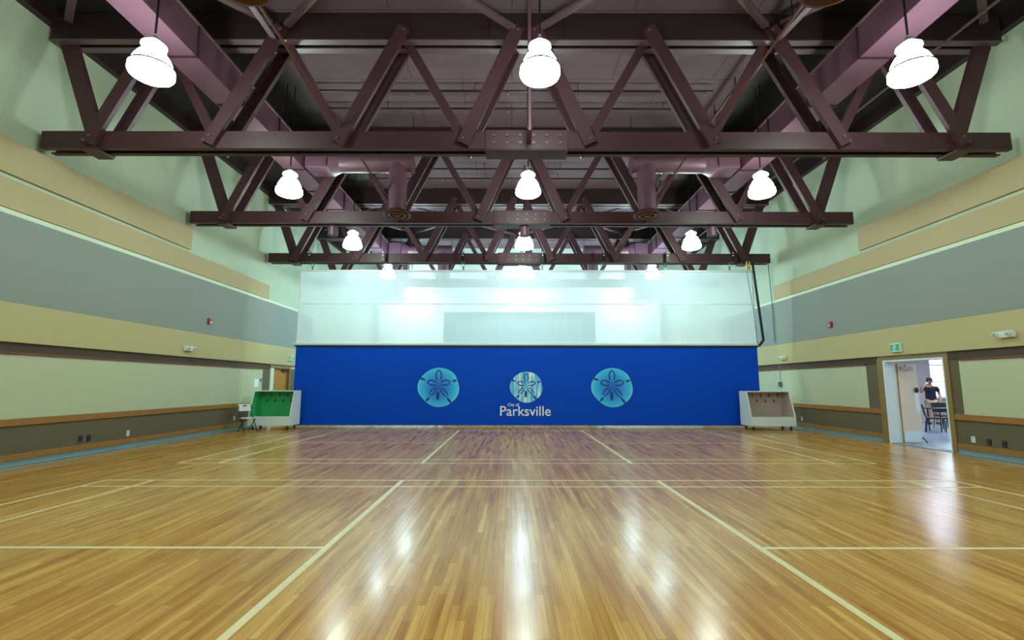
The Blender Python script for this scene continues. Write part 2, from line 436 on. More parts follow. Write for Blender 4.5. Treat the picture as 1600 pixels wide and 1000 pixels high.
# acoustic fabric panels on the side walls
for f, X, sd in ((lw, L, 'left'), (rw, R, 'right')):
    ye = 22.3 if sd == 'left' else 22.9
    single('acoustic_panel', f(Y0+.01, 25.5, 2.24, 2.95, .09), 'khaki', 'yellow-beige fabric band running low along the %s wall over the dark trim' % sd, 'acoustic panel', (X,5,2.24), bevel=.01)
    single('acoustic_panel', f(Y0+.01, ye, 2.953, 4.52, .06), 'grey', 'wide grey fabric acoustic panel on the %s wall' % sd, 'acoustic panel', (X,5,2.97), bevel=.01)
    single('acoustic_panel', f(Y0+.01, 18.12, 4.62, 5.15, .06), 'tan', 'tan fabric acoustic strip just above the grey panel on the %s wall' % sd, 'acoustic panel', (X,5,4.66), bevel=.01)
    single('acoustic_panel', f(Y0+.01, 13.55, 5.24, 5.88, .06), 'tan', 'topmost, shortest tan fabric acoustic strip on the %s wall' % sd, 'acoustic panel', (X,5,5.29), bevel=.01)
struct('trim_13', runs(lw, [(Y0, ye)], 4.521, 4.615, .03), 'strip'); struct('trim_14', runs(rw, [(Y0, ye)], 4.521, 4.615, .03), 'strip')

# ------------------------------------------------------------------ doors
# left door beyond the curtain edge
d1 = struct('door_1', B().box(L-.13, L-.07, 18.935, 20.245, .01, 2.0995), 'doorwood', bevel=.004)
struct('trim_19', B().box(L-.25, L+.03, 18.66, 18.93, 0, 2.0995), 'strip', bevel=.004)
struct('trim_15', B().box(L-.25, L+.03, 20.25, 20.36, 0, 2.10).box(L-.25, L+.03, 18.66, 20.36, 2.10, 2.20), 'casing', bevel=.004)
part('door_closer', B().box(L-.07, L-.01, 19.75, 20.1, 1.98, 2.05).bar((L-.04, 19.8, 2.06), (L-.02, 19.3, 2.09), .02, .01, (0,0,1)), 'blackmetal', d1)
part('door_handle', B().tube([(L-.07, 19.05, 1.0), (L-.02, 19.05, 1.0), (L-.02, 19.17, 1.0)], .011), 'chrome', d1)
# right doorway : casing lining the opening
cz = B()
lin_ = B(); lin_.box(R-.03, R+.32, 13.06, 13.099, 0, 2.09); lin_.box(R-.03, R+.32, 11.251, 11.29, 0, 2.09); lin_.box(R-.03, R+.32, 11.251, 13.099, 2.09, 2.129)
struct('trim_18', lin_, 'white', bevel=.004)
cz.box(R-.032, R-.001, 13.1, 13.31, 0, 2.20); cz.box(R-.032, R-.001, 11.13, 11.25, 0, 2.20); cz.box(R-.032, R-.001, 11.25, 13.1, 2.129, 2.20)
struct('trim_16', cz, 'casing', bevel=.004)
struct('trim_17', B().box(R+.0, R+.3, 11.292, 13.058, .0005, .012), 'cove')
# open leaf, hinged on the far jamb
d2 = struct('door_2', B().box(R+.30, R+.80, 13.035, 13.08, .02, 2.04), 'palewood', bevel=.004)
part('kick_plate', B().box(R+.32, R+.79, 13.027, 13.0345, .04, .30), 'white', d2)
part('hinge_edge', B().box(R+.285, R+.2995, 13.03, 13.08, .02, 2.04), 'doorwood', d2)
part('door_closer', B().box(R+.36, R+.66, 12.97, 13.034, 1.90, 1.97).bar((R+.45, 12.99, 1.98), (R+.33, 12.8, 2.03), .03, .012, (0,0,1)), 'chrome', d2)
part('notice_plate', B().box(R+.68, R+.79, 13.028, 13.0345, .80, 1.28), 'white', d2)
part('door_handle', B().box(R+.70, R+.78, 13.02, 13.034, 1.3, 1.42).tube([(R+.74, 13.02, 1.36), (R+.74, 12.96, 1.36), (R+.62, 12.96, 1.36)], .012), 'blackmetal', d2)
part('door_stop', B().tube([(R+.77, 13.025, .16), (R+.79, 12.98, .10), (R+.83, 12.95, .02)], .014), 'blackmetal', d2)

# ------------------------------------------------------------------ side room seen through the doorway
RX1, RY0, RY1, RH = 21.5, 10.2, 21.5, 3.0
struct('floor_side_room', B().box(R+.3, RX1, RY0, RY1, -.12, -.001), 'roomfloor')
struct('ceiling_side_room', B().box(R+.3, RX1, RY0, RY1, RH, RH+.1), 'white')
WX0, WX1, WZ0, WZ1 = 18.1, 20.6, .95, 2.85
struct('wall_side_room_far', B().box(R+.3, WX0, RY1, RY1+.2, 0, RH).box(WX1, RX1, RY1, RY1+.2, 0, RH).box(WX0, WX1, RY1, RY1+.2, 0, WZ0).box(WX0, WX1, RY1, RY1+.2, WZ1, RH), 'roomwall')
struct('wall_side_room_right', B().box(RX1, RX1+.2, RY0, RY1, 0, RH), 'roomwall')
struct('wall_side_room_near', B().box(R+.3, RX1, RY0-.2, RY0, 0, RH), 'roomwall')
wf = B()
for x in (WX0, WX0+1.12, WX1-.06): wf.box(x, x+.06, RY1+.02, RY1+.1, WZ0, WZ1)
for z in (WZ0, 1.62, 2.33, WZ1-.06): wf.box(WX0, WX1, RY1+.02, RY1+.1, z, z+.045)
w1 = struct('window_1', wf, 'white')
part('pane', B().box(WX0+.02, WX1-.02, RY1+.055, RY1+.062, WZ0+.02, WZ1-.02), 'glass', w1)
part('window_sill', B().box(WX0-.05, WX1+.05, RY1-.1, RY1+.02, WZ0-.04, WZ0-.001), 'white', w1)
M['fillglow'] = emit('added_fill_glow', '#e4ecff', 28)
for i, (x, y) in enumerate(((12.6, 11.9), (15.8, 11.9), (12.6, 15.5), (15.8, 15.5), (12.6, 19), (15.8, 19), (19, 17.5))):  # unseen glowing panels added to brighten the side room and door leaf
    t = thing('added_fill_panel', 'unseen flat fill panel added under the side room ceiling', 'fill light', (x, y, RH-.06), 0, 'added side room fill panels')
    part('frame', B().box(x-.62, x-.58, y-.32, y+.32, RH-.06, RH).box(x+.58, x+.62, y-.32, y+.32, RH-.06, RH).box(x-.58, x+.58, y-.32, y-.28, RH-.06, RH).box(x-.58, x+.58, y+.28, y+.32, RH-.06, RH), 'white', t)
    part('diffuser', B().box(x-.58, x+.58, y-.28, y+.28, RH-.04, RH-.005), 'fillglow', t)

# stage curtain behind the proscenium
sc_ = B(); n = 120; pts = []
for i in range(n+1):
    x = SX0 - .3 + (SX1-SX0+.6)*i/n; pts.append((x, Y1+.55+.05*math.sin(i*1.3)))
for i in range(n):
    (xa, ya), (xb, yb) = pts[i], pts[i+1]
    sc_.add([(xa,ya,.9),(xb,yb,.9),(xb,yb,SZ+.3),(xa,ya,SZ+.3)], [(0,1,2,3)])
single('stage_curtain', sc_, 'stagecurtain', 'blue-grey curtain closing the stage opening behind the white netting', 'curtain', (CX, Y1+.55, .9))
struct('stage_floor', B().box(SX0-.4, SX1+.4, Y1, Y1+1.2, 0, .9), 'wood')
struct('wall_stage_back', B().box(SX0-.6, SX1+.6, Y1+1.2, Y1+1.3, 0, 6.5), 'stagewall')

# ------------------------------------------------------------------ roof trusses
ZB0, ZB1, ZT0, ZT1 = 5.92, 6.26, 8.15, 8.72
BN = [1.2, 3.55, 6.0, 8.25]; TN = [.16, 2.37, 4.75, 7.1, 9.1]
def make_truss():
    # local coordinates: origin on the truss axis under the bottom chord
    t = thing('roof_truss', '', 'roof truss', (CX, T[1], ZB0), 0, 'maroon roof trusses')
    z = lambda a: a - ZB0
    def P(name, b, m='steel', bev=0): return part(name, b, m, t, bevel=bev, local=True)
    hB, hT = 9.2, 9.28
    for s in (-1, 1):
        P('bottom_chord', B().channel((-hB, s*.17, z((ZB0+ZB1)/2)), (hB, s*.17, z((ZB0+ZB1)/2)), ZB1-ZB0, .11, (0,-s,0), .022))
        P('top_chord', B().channel((-hT, s*.17, z((ZT0+ZT1)/2)), (hT, s*.17, z((ZT0+ZT1)/2)), ZT1-ZT0, .11, (0,-s,0), .025), 'steel_dark')
    P('flange', B().box(-hT, hT, -.2, -.05, z(ZT0)-.022, z(ZT0)-.001).box(-hT, hT, .05, .2, z(ZT0)-.022, z(ZT0)-.001), 'brace')
    zb = z(ZB0)+.06; zt = z(ZT0)+.22
    for m in (-1, 1):
        for k in range(4):
            for s in (-1, 1):
                P('diagonal', B().channel((m*BN[k], s*.275, zb), (m*TN[k], s*.275, zt), .24, .09, (0,-s,0)))
        for k in range(3):
            P('web_strut', B().bar((m*TN[k+1], 0, z(ZT0)+.1), (m*BN[k], 0, z(ZB1)-.1), .17, .09))
        P('end_strut', B().bar((m*(TN[4]-.05), 0, z(ZT0)+.05), (m*BN[3], 0, z(ZB0)+.15), .3, .10))
        P('bearing_plate', B().box(m*BN[3]-.15, m*BN[3]+.15, -.22, .22, -.05, -.001))
        for k in range(4):
            for (dx, dz) in (((-.05, .10), (.05, .20)) if k in (2, 3) else ((0, .15),)):
                P('bolt', B().tube([(m*(BN[k]+dx*-1), -.275-.002, zb-.06+dz), (m*(BN[k]-dx), -.30, zb-.06+dz)], .026, 8), 'bolt')
            P('bolt', B().tube([(m*TN[k], -.277, zt-.08), (m*TN[k], -.30, zt-.08)], .028, 8), 'bolt')
    sp = P('splice_plate', B().box(-.78, .78, -.20, -.172, -.02, .36).box(-.78, .78, .172, .20, -.02, .36).box(-.78, .78, -.20, .20, -.045, -.021), 'steel', .006)
    for i in range(6):
        for q in (.10, .25):
            x = -.62 + i*.25
            b = B().tube([(x, -.2005, q), (x, -.222, q)], .03, 8); part('bolt', b, 'bolt', sp, local=True)
    P('gusset_plate', B().box(-.72, .72, -.205, -.172, z(ZT0)+.02, z(ZT0)+.42), 'steel_dark', .006)
    return t
tr1 = make_truss()
TL = ['maroon steel roof truss overhead, out past the top of the view', 'nearest and widest maroon steel roof truss', 'second maroon steel roof truss, with round speakers under its lower chord',
      'third maroon steel roof truss, carrying the divider curtain', 'farthest maroon truss, its lower chord seen through the white netting']
tr1['label'] = TL[1]
for i in (0, 2, 3, 4): dup(tr1, (CX, T[i], ZB0), 0, TL[i])

# bracing between trusses
ords = ['overhead and nearest', 'nearest and second', 'second and third', 'third and farthest']
for i in range(4):
    for m, sd in ((-1, 'left'), (1, 'right')):
        a = (CX+m*4.70, T[i]+.22, ZT0-.02); b_ = (CX+m*3.55, T[i+1]-.30, ZB1+.06)
        bb = B(); bb.bar(a, b_, .05, .012, (0,0,1)); bb.bar((a[0]-m*.02, a[1], a[2]-.025), (b_[0]-m*.02, b_[1], b_[2]-.025), .012, .05, (0,0,1))
        single('sway_brace', bb, 'rust', 'thin reddish steel angle sloping down away, between %s trusses, %s' % (ords[i], sd), 'brace', b_, 'sway braces between trusses')
        a = (CX+m*4.85, T[i+1]-.30, ZT0-.03); b_ = (CX+m*3.6, T[i]+.30, ZB1+.06)
        bb = B(); bb.bar(a, b_, .11, .012, (1,0,0)); bb.bar((a[0], a[1], a[2]-.05), (b_[0], b_[1], b_[2]-.05), .012, .09, (1,0,0))
        single('sway_brace', bb, 'brace', 'grey-mauve steel bar sloping up away, between %s trusses, %s' % (ords[i], sd), 'brace', b_, 'sway braces between trusses')
for i in (0, 3):
    for m, sd in ((-1, 'left'), (1, 'right')):
        for q, (xa, xb, w) in enumerate(((.25, 4.7, 'running outward from centre'), (4.65, .3, 'running inward to centre'), (4.95, 8.8, 'running to the wall'), (8.9, 4.9, 'running in from the wall'))):
            dz = .05 + .05*q
            a = (CX+m*xa, T[i+1]-.24, ZT0+.12+dz); b_ = (CX+m*xb, T[i]+.24, ZT0+.12+dz)
            single('roof_brace', B().channel(a, b_, .13, .06, (0,0,1), .012), 'brace',
                   'flat mauve bar between %s trusses, %s half, %s' % (ords[i], sd, w), 'brace', a, 'flat roof bracing')

# ------------------------------------------------------------------ ductwork
def main_duct(sd, xi, xo):
    t = thing('air_duct', 'long square mauve air duct running down the hall, %s side' % sd, 'air duct', ((xi+xo)/2, 9, 7.15), 0, 'main air ducts')
    x0, x1 = min(xi, xo), max(xi, xo)
    part('duct_body', B().box(x0, x1, Y0, Y1-.9, 7.15, 7.72), 'duct', t)
    y = -1.2
    while y < Y1-1.2:
        se = B(); se.box(x0-.025, x1+.025, y, y+.03, 7.125, 7.1495).box(x0-.025, x0-.0005, y, y+.03, 7.1495, 7.74).box(x1+.0005, x1+.025, y, y+.03, 7.1495, 7.74)
        part('seam_flange', se, 'steel_dark', t); y += 1.52
    part('top_flange', B().box(x0-.04, x1+.04, Y0, Y1-.9, 7.721, 7.75), 'brace', t)
    single('duct_drop_box', B().box(x0-.05 if xi < 0 else x0-.1, x1+.1, Y1-.899, Y1-.36, 5.95, 7.75), 'duct', 'square duct box dropping down the far wall at the end of the %s air duct' % sd, 'air duct', ((x0+x1)/2, Y1-.6, 5.95), bevel=.01)
    for y in (2.2, 6.3, 11.2, 15.6, 19.8):
        for x in (x0-.03, x1+.03): part('hanger', B().box(x-.009, x+.009, y, y+.03, 7.7505, CZ), 'pipe', t)
main_duct('left', -5.49, -6.03); main_duct('right', 6.06, 6.62)

def spur(y, m, label):
    xw = -5.49 if m < 0 else 6.06          # face of the main duct
    xs = CX + m*3.33                        # drop
    xe = xs - m*-0 - m*.36                  # closed end, toward the middle
    xb = xw - m*.62; xc = xb - m*.28        # rectangular boot then cone
    t = thing('round_duct', label, 'air duct', (xs, y, 5.95), 0, 'round branch ducts')
    zc, r = 7.40, .25
    part('boot', B().box(xw - m*.045, xb, y-.32, y+.32, 7.16, 7.70), 'duct', t, bevel=.01)
    # square-to-round transition
    b = B(); n = 24; ring0 = []; ring1 = []
    for k in range(n):
        a = 2*PI*k/n; c, s = math.cos(a), math.sin(a); q = 1/max(abs(c), abs(s))
        ring0.append((xb, y+.32*c*q, 7.43+.27*s*q)); ring1.append((xc, y+r*c, zc+r*s))
    b.add(ring0+ring1, [(k, (k+1) % n, n+(k+1) % n, n+k) for k in range(n)]); b.sm = True
    part('transition', b, 'duct', t)
    pts = []; rs = []; N = 40
    for i in range(N+1):
        x = xc + (xe-xc)*i/N; pts.append((x, y, zc)); rs.append(r + (.006 if i % 2 else 0))
    part('round_run', B().tube(pts, rs, 24), 'duct', t)
    part('end_cap', B().tube([(xe, y, zc), (xe-m*.04, y, zc)], [r+.03, r+.03], 24), 'duct', t)
    pts = []; rs = []; N = 22
    for i in range(N+1):
        pts.append((xs, y-.01, zc - .05 - (zc-.05-6.02)*i/N)); rs.append(.235 + (.006 if i % 2 else 0))
    part('drop', B().tube(pts, rs, 24), 'duct', t)
    df = part('diffuser', B().lathe([(.236, .13), (.36, .03), (.37, .0), (.33, -.01), (.30, .02), (.27, .05)], (xs, y-.01, 5.95), 32), 'rust', t)
    part('diffuser_ring', B().lathe([(.25, .05), (.24, -.005), (.19, -.012), (.17, .05)], (xs, y-.01, 5.95), 32), 'rust', df)
    part('diffuser_core', B().lathe([(.0, -.03), (.06, -.025), (.12, .02), (.12, .06)], (xs, y-.01, 5.95), 24), 'rust', df)
    part('hanger', B().box(xe-.008, xe+.008, y-.01, y+.01, zc+r, CZ), 'pipe', t)
    part('hanger', B().box(xb-.012, xb+.012, y-.335, y-.32, 7.2, CZ), 'pipe', t)
ph = {5.0: 'only its rim showing at the top edge', 12.68: 'in front of the second truss', 21.53: 'beyond the third truss'}
for y in ph:
    for m, sd in ((-1, 'left'), (1, 'right')):
        spur(y, m, 'round mauve duct with drop diffuser, %s side, %s' % (sd, ph[y]))

# ------------------------------------------------------------------ sprinkler pipes
for i in range(4):
    for q, (dy, w) in enumerate(((2.15, 'nearer'), (2.92, 'farther'))):
        y = T[i]+dy
        if y > 25: continue
        t = thing('sprinkler_pipe', 'thin dark sprinkler pipe across the ceiling, %s of the pair between %s trusses' % (w, ords[i]), 'pipe', (CX, y, CZ-.2), 0, 'cross sprinkler pipes')
        part('pipe', B().tube([(CX-5.2, y, CZ-.2), (CX+4.6, y, CZ-.2)], .028, 8), 'pipe', t)
        for x in (-3.2, -.9, 1.6, 3.9):
            sb = B(); part('hanger', B().box(x-.008, x+.008, y-.008, y+.008, CZ-.2, CZ), 'pipe', t); sb.lathe([(0,-.09), (.035,-.085), (.03,-.07), (.012,-.06), (.012,-.02)], (x+.8, y, CZ-.2), 10)
            part('sprinkler_head', sb, 'bolt', t)
t = thing('sprinkler_pipe', 'long mauve sprinkler main running down the right side under the ceiling', 'pipe', (5.3, 9, 8.28), 0)
part('pipe', B().tube([(5.3, -4, 8.28), (5.3, 25, 8.28)], .055, 12), 'duct', t)
for k in range(24): part('hanger', B().box(5.29, 5.31, -3.5+k*1.2, -3.48+k*1.2, 8.33, CZ), 'pipe', t)
single('conduit', B().tube([(8.35, -2, 8.05), (8.35, 24, 8.05)], .028, 8), 'brace', 'thin grey conduit running along the roof near the right wall', 'conduit', (8.35, 9, 8.05))
single('drop_pipe', B().tube([(CX+.04, 8.3, CZ), (CX+.04, 8.3, 5.98)], .034, 10).box(CX, CX+.08, 8.3, T[1]-.205, 6.02, 6.06), 'duct', 'mauve vertical pipe in front of the nearest truss centre, behind the middle lamp', 'pipe', (CX+.04, 8.3, 5.98))

# ------------------------------------------------------------------ pendant lamps
def make_lamp():
    t = thing('pendant_lamp', '', 'lamp', (0,0,0), 0, 'glowing pendant lamps')
    def P(n, b, m): return part(n, b, m, t, local=True)
    P('shade', B().lathe([(0,-.012), (.14,-.006), (.24,.012), (.285,.04), (.302,.075), (.300,.11), (.288,.165), (.268,.225), (.242,.29), (.21,.35), (.172,.405), (.125,.432), (.0,.435)], (0,0,0), 36), 'lampglow')
    P('band', B().lathe([(.284,.160), (.304,.158), (.298,.184), (.278,.186)], (0,0,0), 36), 'lampband')
    P('neck', B().lathe([(.10,.4352), (.10,.47)], (0,0,0), 20), 'lamphouse')
    P('cap_shade', B().lathe([(.0,.471), (.08,.473), (.14,.487), (.168,.51), (.166,.535), (.13,.565), (.08,.582), (0,.585)], (0,0,0), 28), 'lampglow')
    P('housing', B().lathe([(.07,.586), (.075,.62), (.05,.66), (.025,.68), (.022,.72)], (0,0,0), 16), 'lamphouse')
    P('stem', B().tube([(0,0,.72), (0,0,2.9)], .016, 8), 'pipe')
    return t
lamp0 = make_lamp()
rows = [(6.87, (-5.40, .42, 6.0), 6.03, 'first and largest'), (11.3, (-5.31, .39, 5.97), 5.95, 'second'), (15.7, (-5.20, .41, 5.88), 5.88, 'third'),
        (20.1, (-5.14, .45, 5.84), 5.86, 'fourth, topping the curtain'), (24.5, (-5.04, .47, 5.76), 5.82, 'farthest, glowing behind the netting'),
        (2.46, (-5.4, .42, 5.95), 6.0, 'row overhead, out of view'), (-1.95, (-5.4, .42, 5.95), 6.0, 'row behind the camera'), (-6.3, (-5.4, .42, 5.95), 6.0, 'rearmost row')]
first = True
for y, xs, z, w in rows:
    for x, sd in zip(xs, ('left', 'middle', 'right')):
        lab = 'white glowing bell-shaped pendant lamp, %s of the three in the %s row' % (sd, w if 'row' in w else w)
        lab = lab.replace('row overhead, out of view row', 'row overhead out of view').replace('row behind the camera row', 'row behind the camera').replace('rearmost row row', 'rearmost row')
        if ',' in w and 'row' not in w:
            a, b_ = w.split(', '); lab = 'white glowing bell pendant lamp, %s of three in the %s row, %s' % (sd, a, b_)
        if first: lamp0.location = (x, y, z); lamp0['label'] = lab; first = False
        else:
            lm = dup(lamp0, (x, y, z), 0, lab)
            if y in (20.1, 24.5):                     # brighter lamps over the stage end
                for c in lm.children:
                    if 'shade' in c.name:
                        k = 'far_' + c.name.split('.')[0]
                        if k not in bpy.data.meshes:
                            me = c.data.copy(); me.name = k; me.materials.clear(); me.materials.append(M['lampglow_far'])
                        c.data = bpy.data.meshes[k]

# round speakers under truss 2
sp0 = None
for x, sd in ((-5.0, 'left'), (.36, 'middle'), (5.6, 'right')):
    lab = 'small mauve cylinder speaker under the second truss, %s one' % sd
    if sp0 is None:
        sp0 = thing('ceiling_speaker', lab, 'speaker', (x, T[2], 5.6), 0, 'cylinder speakers under the second truss')
        part('body', B().lathe([(.13,.02), (.135,.0), (.135,.24), (.12,.26), (.03,.27), (.03,.318)], (0,0,0), 24), 'duct', sp0, local=True)
        part('grille', B().lathe([(0,.004), (.125,.004), (.125,.018), (0,.018)], (0,0,0), 24), 'steel_dark', sp0, local=True)
    else: dup(sp0, (x, T[2], 5.6), 0, lab)

# ------------------------------------------------------------------ divider curtain
SY = 17.74
sx0, sx1 = -7.74, 8.83
cur = thing('divider_curtain', 'wide divider curtain, white netting above royal blue vinyl with printed shell emblems', 'curtain', (.54, SY, .09))
part('netting', B().box(sx0+.02, sx1-.02, SY-.001, SY+.001, 2.93, 5.58), 'netting', cur)
part('top_hem', B().box(sx0, sx1, SY-.02, SY+.02, 5.575, 5.65), 'letter', cur)
part('netting_seam', B().box(sx0+.02, sx1-.02, SY-.006, SY-.0015, 4.37, 4.41), 'letter', cur)
part('side_hem', B().box(sx0, sx0+.05, SY-.008, SY+.008, 2.93, 5.58).box(sx1-.05, sx1, SY-.008, SY+.008, 2.93, 5.58), 'letter', cur)
vb = B(); n = 160
for i in range(n):
    xa = sx0 + (sx1-sx0)*i/n; xb = sx0 + (sx1-sx0)*(i+1)/n
    ya = SY + .006*math.sin(i*.55); yb = SY + .006*math.sin((i+1)*.55)
    vb.add([(xa,ya,.09),(xb,yb,.09),(xb,SY,2.84),(xa,SY,2.84)], [(0,1,2,3)])
vb.sm = True
part('blue_panel', vb, 'vinyl', cur)
part('bottom_hem', B().box(sx0, sx1, SY-.03, SY+.03, .065, .16), 'vinyl', cur)
part('batten_bar', B().box(sx0-.06, sx1+.04, SY-.05, SY+.05, 2.885, 2.955), 'whiteplastic', cur, bevel=.01)
part('batten_pocket', B().box(sx0-.06, sx1+.04, SY-.04, SY+.04, 2.835, 2.884), 'black', cur)

EM_OUT = [(325,70),(385,77),(440,95),(490,128),(522,165),(545,225),(563,290),(560,345),(545,390),(515,432),(480,462),(440,490),(395,510),(335,518),(280,512),(230,492),(180,452),(145,418),(110,375),(92,330),(88,285),(95,240),(110,210),(130,178),(165,138),(205,108),(255,83)]
def emblem(cx, cz, W, m, name):
    s = W/475.0
    def q(x, y): return (cx + (x-325)*s, cz - (y-294)*s)
    e = bpy.data.objects.new(name, None)
    yf = SY-.012
    b = B(); pts = [q(*p) for p in EM_OUT]
    # smooth the outline
    for _ in range(2):
        np_ = []
        for i in range(len(pts)):
            a, c = pts[i], pts[(i+1) % len(pts)]
            np_ += [(a[0]*.75+c[0]*.25, a[1]*.75+c[1]*.25), (a[0]*.25+c[0]*.75, a[1]*.25+c[1]*.75)]
        pts = np_
    b.add([(cx, yf, cz)] + [(x, yf, z) for x, z in pts], [(0, i+1, (i+1) % len(pts)+1) for i in range(len(pts))])
    me = bpy.data.meshes.new(name); me.from_pydata([(x-cx, y-yf, z-cz) for x, y, z in b.v], [], b.f); me.materials.append(M[m])
    o = bpy.data.objects.new(name, me); C.objects.link(o); o.parent = cur
    o.location = Vector((cx, yf, cz)) - Vector(cur.location)
    g = B(); y2 = -.004
    def ring(px, py, a, bb, ang, w, t0=0, t1=360):
        n = 28; vs = []; fs = []
        ca, sa = math.cos(math.radians(ang)), math.sin(math.radians(ang))
        for i in range(n+1):
            t = math.radians(t0 + (t1-t0)*i/n)
            for k in (-.5, .5):
                ex, ey = (a+k*w)*math.cos(t), (bb+k*w)*math.sin(t)
                X, Z = q(px + ex*ca - ey*sa, py + ex*sa + ey*ca); vs.append((X-cx, y2, Z-cz))
        for i in range(n): fs.append((2*i, 2*i+1, 2*i+3, 2*i+2))
        g.add(vs, fs)
    def blob(px, py, a, bb, ang):
        n = 24; vs = []; ca, sa = math.cos(math.radians(ang)), math.sin(math.radians(ang))
        for i in range(n):
            t = 2*PI*i/n; ex, ey = a*math.cos(t), bb*math.sin(t)
            X, Z = q(px + ex*ca - ey*sa, py + ex*sa + ey*ca); vs.append((X-cx, y2, Z-cz))
        g.add(vs, [tuple(range(n))])
    ring(328, 165, 62, 30, 90, 15, 40, 320)         # top petal, open at its root
    ring(252, 243, 50, 27, 12, 15, 40, 320) if False else ring(252, 243, 50, 27, 192, 15, 35, 325) if False else ring(252, 243, 50, 27, 12, 15, 25, 335)
    ring(405, 243, 50, 27, 168, 15, 25, 335)
    ring(262, 343, 58, 22, 132, 15, 200, 520) if False else ring(262, 343, 58, 21, -48, 14, 25, 155)
    ring(262, 343, 58, 21, -48, 14, 205, 335)
    ring(394, 352, 62, 21, 50, 14, 25, 155); ring(394, 352, 62, 21, 50, 14, 205, 335)
    blob(320, 392, 52, 19, 90)
    blob(138, 198, 42, 13, 22); blob(509, 219, 28, 12, -12); blob(207, 428, 30, 14, -45); blob(452, 444, 44, 14, 52)
    me2 = bpy.data.meshes.new('petal_marks'); me2.from_pydata(g.v, [], g.f); me2.materials.append(M['navy'])
    o2 = bpy.data.objects.new('petal_marks', me2); C.objects.link(o2); o2.parent = o
    return o
emblem(-2.60, 1.39, 1.48, 'emblem', 'shell_emblem')
emblem(3.57, 1.39, 1.48, 'emblem', 'shell_emblem')
e3 = emblem(.52, 1.40, 1.17, 'emblem_streak', 'shell_emblem')
e3['label'] = 'smaller white and blue streaked emblem above the lettering'

def text_mesh(name, body, x0, x1, zbase, y, m, parent, thick=0, facing=0, height=None, bold=0):
    cu = bpy.data.curves.new('txt', 'FONT'); cu.body = body; cu.size = 1; cu.offset = bold; cu.extrude = thick
    ob = bpy.data.objects.new('txt', cu); C.objects.link(ob)
    bpy.context.view_layer.update()
    dg = bpy.context.evaluated_depsgraph_get()
    me = bpy.data.meshes.new_from_object(ob.evaluated_get(dg)); me.name = name
    bpy.data.objects.remove(ob)
    xs = [v.co.x for v in me.vertices]; mn, mxx = min(xs), max(xs); sc = (x1-x0)/(mxx-mn)
    sz = sc if height is None else height/max(v.co.y for v in me.vertices)
    for v in me.vertices:
        a, b_, c = v.co
        v.co = ((a-mn)*sc, -c*sc, b_*sz)
    me.materials.clear(); me.materials.append(M[m])
    o = bpy.data.objects.new(name, me); C.objects.link(o)
    w = Vector((0,0,0)); p = parent
    while p is not None: w += Vector(p.location); p = p.parent
    o.parent = parent; o.location = Vector((x0, y, zbase)) - w
    return o
text_mesh('lettering', 'Parksville', -.40, 1.39, .40, SY-.013, 'letter', cur, bold=.006)
text_mesh('small_lettering', 'City of', -.13, .27, .735, SY-.013, 'letter', cur, bold=.01)

# clamps holding the curtain to truss 3
cl0 = None
nm = ['far left', 'second from left', 'third from left', 'just right of the middle', 'third from right', 'second from right', 'far right']
for x, w in zip((-7.3, -4.65, -1.77, 1.12, 3.33, 5.64, 8.0), nm):
    lab = 'black curtain hanger clamp with teal shackle on the third truss, %s' % w
    if cl0 is None:
        cl0 = thing('beam_clamp', lab, 'clamp', (x, SY-.31, 5.65), 0, 'curtain clamps on the third truss')
        P = lambda n, b, m: part(n, b, m, cl0, local=True)
        P('plate', B().box(-.05, .05, -.03, .0, .42, .62).box(-.06, .06, -.03, .31, .245, .262).box(-.05, .05, -.03, 0, .26, .42), 'black')
        for z in (.47, .57): P('bolt', B().tube([(0, -.03, z), (0, -.05, z)], .024, 10), 'whiteplastic')
        P('shackle', B().tube([(-.05, .29, .24), (-.06, .30, .17), (0, .31, .12), (.06, .30, .17), (.05, .29, .24)], .016, 8), 'teal')
        P('strap', B().box(-.03, .03, .305, .315, 0, .13), 'teal')
    else: dup(cl0, (x, SY-.31, 5.65), 0, lab)
# hoist gear at the right end
hz = thing('curtain_hoist_arm', 'black bent tube from the third truss down to the right end of the curtain bar', 'hoist', (8.95, SY-.08, 2.9))
part('tube', B().tube([(8.80, SY-.1, 5.92), (9.02, SY-.1, 3.12)], .045, 10), 'blackmetal', hz)
part('elbow', B().tube([(9.02, SY-.1, 3.13), (9.0, SY-.1, 3.05), (8.86, SY-.1, 2.88)], .05, 10), 'blackmetal', hz)
single('hoist_cord', B().tube([(8.56, SY-.12, 5.6), (8.72, SY-.12, 4.2), (8.80, SY-.12, 2.96)], .012, 6), 'greymetal', 'thin grey cord along the right edge of the netting', 'cord', (8.80, SY-.12, 2.96))
pu = thing('pulley', 'small yellow pulley at the top right corner of the netting', 'pulley', (8.55, SY-.28, 5.66))
part('wheel', B().tube([(8.52, SY-.28, 5.68), (8.58, SY-.28, 5.68)], .075, 16), 'yellow', pu)
part('bracket', B().box(8.585, 8.61, SY-.31, SY-.25, 5.6, 5.92).box(8.49, 8.515, SY-.31, SY-.25, 5.6, 5.92), 'yellow', pu)

